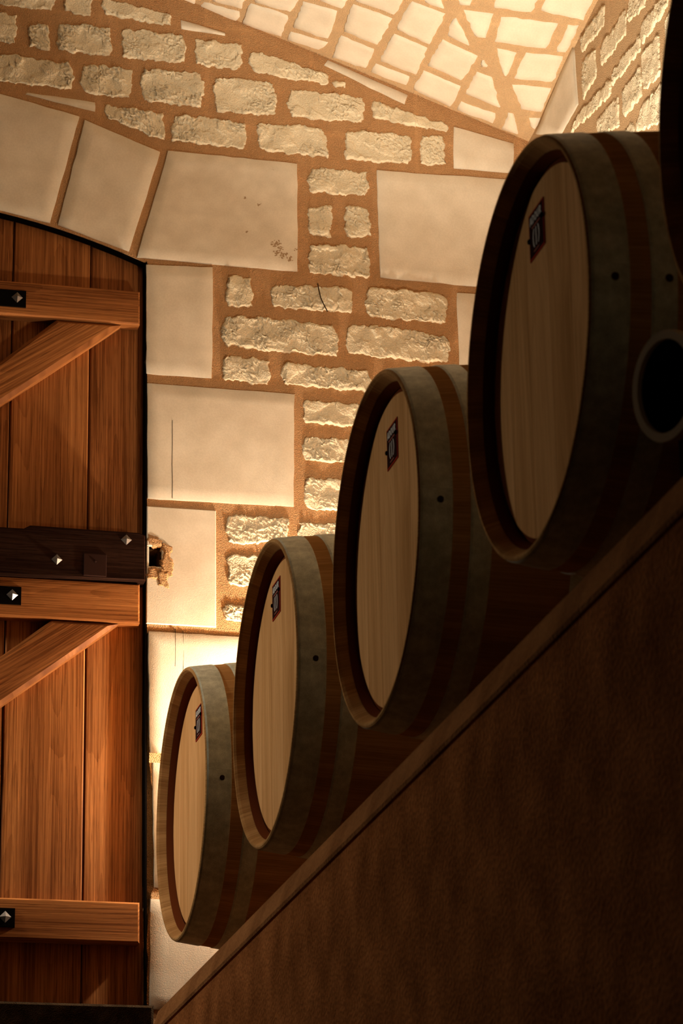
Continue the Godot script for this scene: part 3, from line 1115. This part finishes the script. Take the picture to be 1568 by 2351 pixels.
# A square pyramid standing on a corner.
func stud(at: Vector2, half: float, z: float, height: float) -> SurfaceTool:
	var st := tool()
	var tip := Vector3(at.x, at.y, z + height)
	var low := [Vector2(half, 0), Vector2(0, half), Vector2(-half, 0), Vector2(0, -half)]
	var none := [Vector2.ZERO, Vector2.ZERO, Vector2.ZERO]
	for i in 4:
		var a: Vector2 = at + low[i]
		var b: Vector2 = at + low[(i + 1) % 4]
		var out: Vector2 = low[i] + low[(i + 1) % 4]
		var o := Vector3(out.x, out.y, 0.001)
		tri(st, [Vector3(a.x, a.y, z + 0.002), Vector3(b.x, b.y, z + 0.002), tip], none, o)
		tri(st, [Vector3(a.x, a.y, z), Vector3(b.x, b.y, z), Vector3(a.x, a.y, z + 0.002)], none, o)
		tri(st, [Vector3(b.x, b.y, z), Vector3(b.x, b.y, z + 0.002), Vector3(a.x, a.y, z + 0.002)], none, o)
	return st


# ------------------------------------------------------------------ the barrels
func radius(x: float) -> float:
	var k := (x - LENGTH / 2) / (LENGTH / 2)
	return 0.2985 + 0.037 * (1.0 - k * k)


func make_barrel(label: String, z: float) -> Node3D:
	var t := thing("wine_barrel", label, "barrel", Vector3(0, BARREL_Y, z), "barrels in a row on the plinth")
	var profile := PackedVector2Array([Vector2(0.056, 0.270), Vector2(0.042, 0.270), Vector2(0.042, 0.2775), Vector2(0.037, 0.2775), Vector2(0.036, 0.2745), Vector2(0.005, 0.2890), Vector2(0.0, 0.2925), Vector2(0.0, 0.2960), Vector2(0.002, radius(0.002))])
	var first := profile.size() - 1
	for i in range(1, 17):
		var x := lerpf(0.002, LENGTH - 0.002, i / 16.0)
		profile.append(Vector2(x, radius(x)))
	var last := profile.size() - 1
	profile.append_array(PackedVector2Array([Vector2(LENGTH, 0.295), Vector2(LENGTH - 0.005, 0.289), Vector2(LENGTH - 0.034, 0.2745), Vector2(LENGTH - 0.034, 0.268)]))
	var count := 28
	for i in count:
		var wide := 0.018 * sin(i * 5.3)
		var a := TAU * i / count + wide
		var b := TAU * (i + 1) / count + 0.018 * sin(((i + 1) % count) * 5.3)
		var st := tool()
		ring(st, profile, a + 0.0004, b - 0.0004, 4, Vector2i(first, last), Vector2(2.2, 1.0), Vector2(i * 0.173, 0.02))
		commit("stave", st, M.stave if i % 3 else M.stave_dark, t)
	# heads of upright boards
	var cuts := [-0.266, -0.178, -0.081, 0.022, 0.118, 0.196, 0.266]
	for side in 2:
		for i in cuts.size() - 1:
			var o := PackedVector2Array()
			var z0: float = maxf(cuts[i] + 0.00015, -0.2638)
			var z1: float = minf(cuts[i + 1] - 0.00015, 0.2638)
			for k in 13:
				var q := lerpf(z0, z1, k / 12.0)
				o.append(Vector2(q, sqrt(maxf(0.0, 0.2640 * 0.2640 - q * q)) + 0.0006))
			for k in 13:
				var q := lerpf(z1, z0, k / 12.0)
				o.append(Vector2(q, -sqrt(maxf(0.0, 0.2640 * 0.2640 - q * q)) - 0.0006))
			var st := tool()
			board(st, o, 0.0, -0.02, 0.0003, 0.0, Vector2(i * 0.417, 0.32 + i * 0.06), Vector2(2.0, 1.0))
			var h := commit("head_board", st, M.head if i % 2 else M.head_pale, t)
			h.transform = Transform3D(Basis(Vector3(0, 0, 1), Vector3(0, 1, 0), Vector3(-1, 0, 0)), Vector3(0.034, 0, 0)) if side == 0 else Transform3D(Basis(Vector3(0, 0, -1), Vector3(0, 1, 0), Vector3(1, 0, 0)), Vector3(LENGTH - 0.034, 0, 0))
	# the bevelled rim of each head, dark where it enters the croze
	for side in 2:
		var rim := PackedVector2Array([Vector2(0.0355, 0.2630), Vector2(0.0368, 0.2680), Vector2(0.0400, 0.2790)])
		if side == 1:
			rim = PackedVector2Array([Vector2(LENGTH - 0.0400, 0.2790), Vector2(LENGTH - 0.0368, 0.2680), Vector2(LENGTH - 0.0355, 0.2630)])
		var rs := tool()
		ring(rs, rim, 0.0, TAU, 72, Vector2i(0, 0))
		commit("head_rim", rs, M.croze, t)
		var notch := PackedVector2Array([Vector2(0.0365, 0.2735), Vector2(0.0205, 0.2808)])
		if side == 1:
			notch = PackedVector2Array([Vector2(LENGTH - 0.0205, 0.2808), Vector2(LENGTH - 0.0365, 0.2735)])
		var ns := tool()
		ring(ns, notch, 0.0, TAU, 72, Vector2i(0, 0))
		commit("croze", ns, M.croze, t)
	# hoops
	for span in [[0.0022, 0.054], [0.082, 0.117], [0.245, 0.285], [LENGTH - 0.285, LENGTH - 0.245], [LENGTH - 0.117, LENGTH - 0.082], [LENGTH - 0.054, LENGTH - 0.0012]]:
		var p := PackedVector2Array([Vector2(span[0], radius(span[0]) + 0.0002)])
		for k in 5:
			var x := lerpf(span[0] + 0.004, span[1] - 0.001, k / 4.0)
			p.append(Vector2(x, radius(x) + 0.0016))
		p.append(Vector2(span[1], radius(span[1]) + 0.0002))
		var st := tool()
		ring(st, p, 0.0, TAU, 96, Vector2i(1, 5), Vector2(1.0, 1.0), Vector2(span[0], 0))
		var hoop := commit("hoop", st, M.hoop, t)
		var x: float = (span[0] + span[1]) / 2 + 0.006
		var rv := commit("rivet", upright_lathe(PackedVector2Array([Vector2(0.0060, 0), Vector2(0.0058, 0.0005), Vector2(0.003, 0.0010), Vector2(0, 0.0012)]), 10), M.rust, hoop)
		rv.transform = Transform3D(Basis(Vector3.RIGHT, PI / 2), Vector3(x, 0, radius(x) + 0.0016)).rotated(Vector3.RIGHT, 0.06)
	return t


# The printed plate nailed to a head: white name, red rule, three curved lines like staves, a small line below.
func name_plate(barrel: Node3D, dz: float, y: float) -> void:
	var st := tool()
	board(st, rect(-0.0355, -0.0365, 0.0355, 0.0365), 0.0016, 0.0, 0.0004)
	var plate := commit("name_plate", st, M.print_red, barrel)
	plate.set_meta("label", "dark printed plate with a red border")
	plate.transform = Transform3D(Basis(Vector3(0, 0, 1), Vector3(0, 1, 0), Vector3(-1, 0, 0)), Vector3(0.034, y, dz))
	var d := tool()
	board(d, rect(-0.0325, -0.0335, 0.0325, 0.0335), 0.0021, 0.001, 0.0002)
	commit("field", d, M.print_dark, plate)
	var text := TextMesh.new()
	var font := SystemFont.new()
	font.font_names = PackedStringArray(["Droid Sans"])
	font.font_weight = 700
	text.font = font
	text.text = "ADOUR"
	text.font_size = 48
	text.pixel_size = 0.00036
	text.depth = 0.0004
	var letters := piece("lettering", text, M.print_white, plate)
	letters.position = Vector3(0, 0.0222, 0.0023)
	letters.scale = Vector3(0.92, 1.0, 1.0)
	var rule := tool()
	board(rule, rect(-0.019, 0.0098, 0.019, 0.0112), 0.0024, 0.002, 0.0)
	commit("rule", rule, M.print_pink, plate)
	var e := tool()
	for k in 3:
		var bow: float = [-0.0045, 0.0, 0.0045][k]
		var at: float = [-0.0095, 0.0, 0.0095][k]
		for i in 8:
			var y0 := lerpf(0.006, -0.0225, i / 8.0)
			var y1 := lerpf(0.006, -0.0225, (i + 1) / 8.0)
			var f := func(v: float) -> float: return at + bow * (1.0 - pow((v + 0.00825) / 0.01425, 2.0))
			board(e, PackedVector2Array([Vector2(f.call(y0) - 0.0015, y0), Vector2(f.call(y0) + 0.0015, y0), Vector2(f.call(y1) + 0.0015, y1), Vector2(f.call(y1) - 0.0015, y1)]), 0.0024, 0.002, 0.0)
	commit("emblem", e, M.print_white, plate)
	var s := tool()
	board(s, rect(-0.012, -0.0292, 0.012, -0.0280), 0.0024, 0.002, 0.0)
	commit("small_print", s, M.print_pink, plate)
	for q in [Vector2(0.0300, 0.010), Vector2(-0.0335, -0.004)]:
		var nail := commit("nail", upright_lathe(PackedVector2Array([Vector2(0.0042, 0), Vector2(0.0040, 0.0018), Vector2(0.0025, 0.0030), Vector2(0, 0.0034)]), 12), M.iron, plate)
		nail.transform = Transform3D(Basis(Vector3.RIGHT, PI / 2), Vector3(q.x, q.y, 0.0018))


func barrels() -> void:
	var labels := ["oak barrel farthest down the row, against the back wall beside the plank door", "oak barrel second from the door, just in front of the barrel by the back wall",
		"oak barrel in the middle of the row, third from the plank door", "large oak barrel fourth from the door, its top against the rough side wall", "shadowed oak barrel closest to the camera, cut off by the frame at the right"]
	var turns := [0.0, 0.02, -0.03, 0.05, 0.03]
	var shift := [0.0, 0.0, 0.0, 0.0, 0.0]
	var plates := [[0.047, 0.174], [-0.026, 0.202], [0.016, 0.182], [-0.022, 0.196], [0.01, 0.19]]
	var b0: Node3D = null
	for i in 5:
		var z: float = BARREL_Z + STEP * i + shift[i]
		var b: Node3D
		if i == 0:
			b = make_barrel(labels[0], z)
			b0 = b.duplicate()
			name_plate(b, plates[0][0], plates[0][1])
			continue
		b = b0.duplicate()
		b.name = numbered("wine_barrel")
		add_child(b)
		b.position.z = z
		b.set_meta("label", labels[i])
		name_plate(b, plates[i][0], plates[i][1])
	b0.free()


# A black can of a spotlight lying between the two nearest barrels, out of use, its mouth turned to the door.
func spotlight() -> void:
	var t := thing("spotlight", "round black spotlight can with a pale rim in front of the fourth barrel", "lamp", Vector3(0.046, 1.874, 3.56))
	var can := upright_lathe(PackedVector2Array([Vector2(0, -0.17), Vector2(0.045, -0.165), Vector2(0.064, -0.13), Vector2(0.066, 0.0), Vector2(0.060, 0.0), Vector2(0.058, -0.10), Vector2(0.0, -0.11)]), 40)
	var o := commit("can", can, M.soot, t)
	var rim := upright_lathe(PackedVector2Array([Vector2(0.0595, -0.004), Vector2(0.0595, 0.003), Vector2(0.0705, 0.003), Vector2(0.0715, 0.0), Vector2(0.0705, -0.012), Vector2(0.066, -0.012)]), 40)
	var r := commit("rim", rim, M.rim, t)
	var cup := commit("reflector", upright_lathe(PackedVector2Array([Vector2(0, -0.1), Vector2(0.02, -0.098), Vector2(0.03, -0.07), Vector2(0.028, -0.07), Vector2(0.0, -0.09)]), 24), M.stud, t)
	var way := Vector3(-0.96, -0.1, 0.25).normalized()
	var u := Vector3.UP.cross(way).normalized()
	for q in [o, r, cup]:
		q.basis = Basis(u, way, u.cross(way)).orthonormalized()
	var st := tool()
	box(st, Vector3(0.02, PLINTH - 1.874, -0.02), Vector3(0.05, -0.05, 0.02), 0.003)
	commit("bracket", st, M.soot, t)
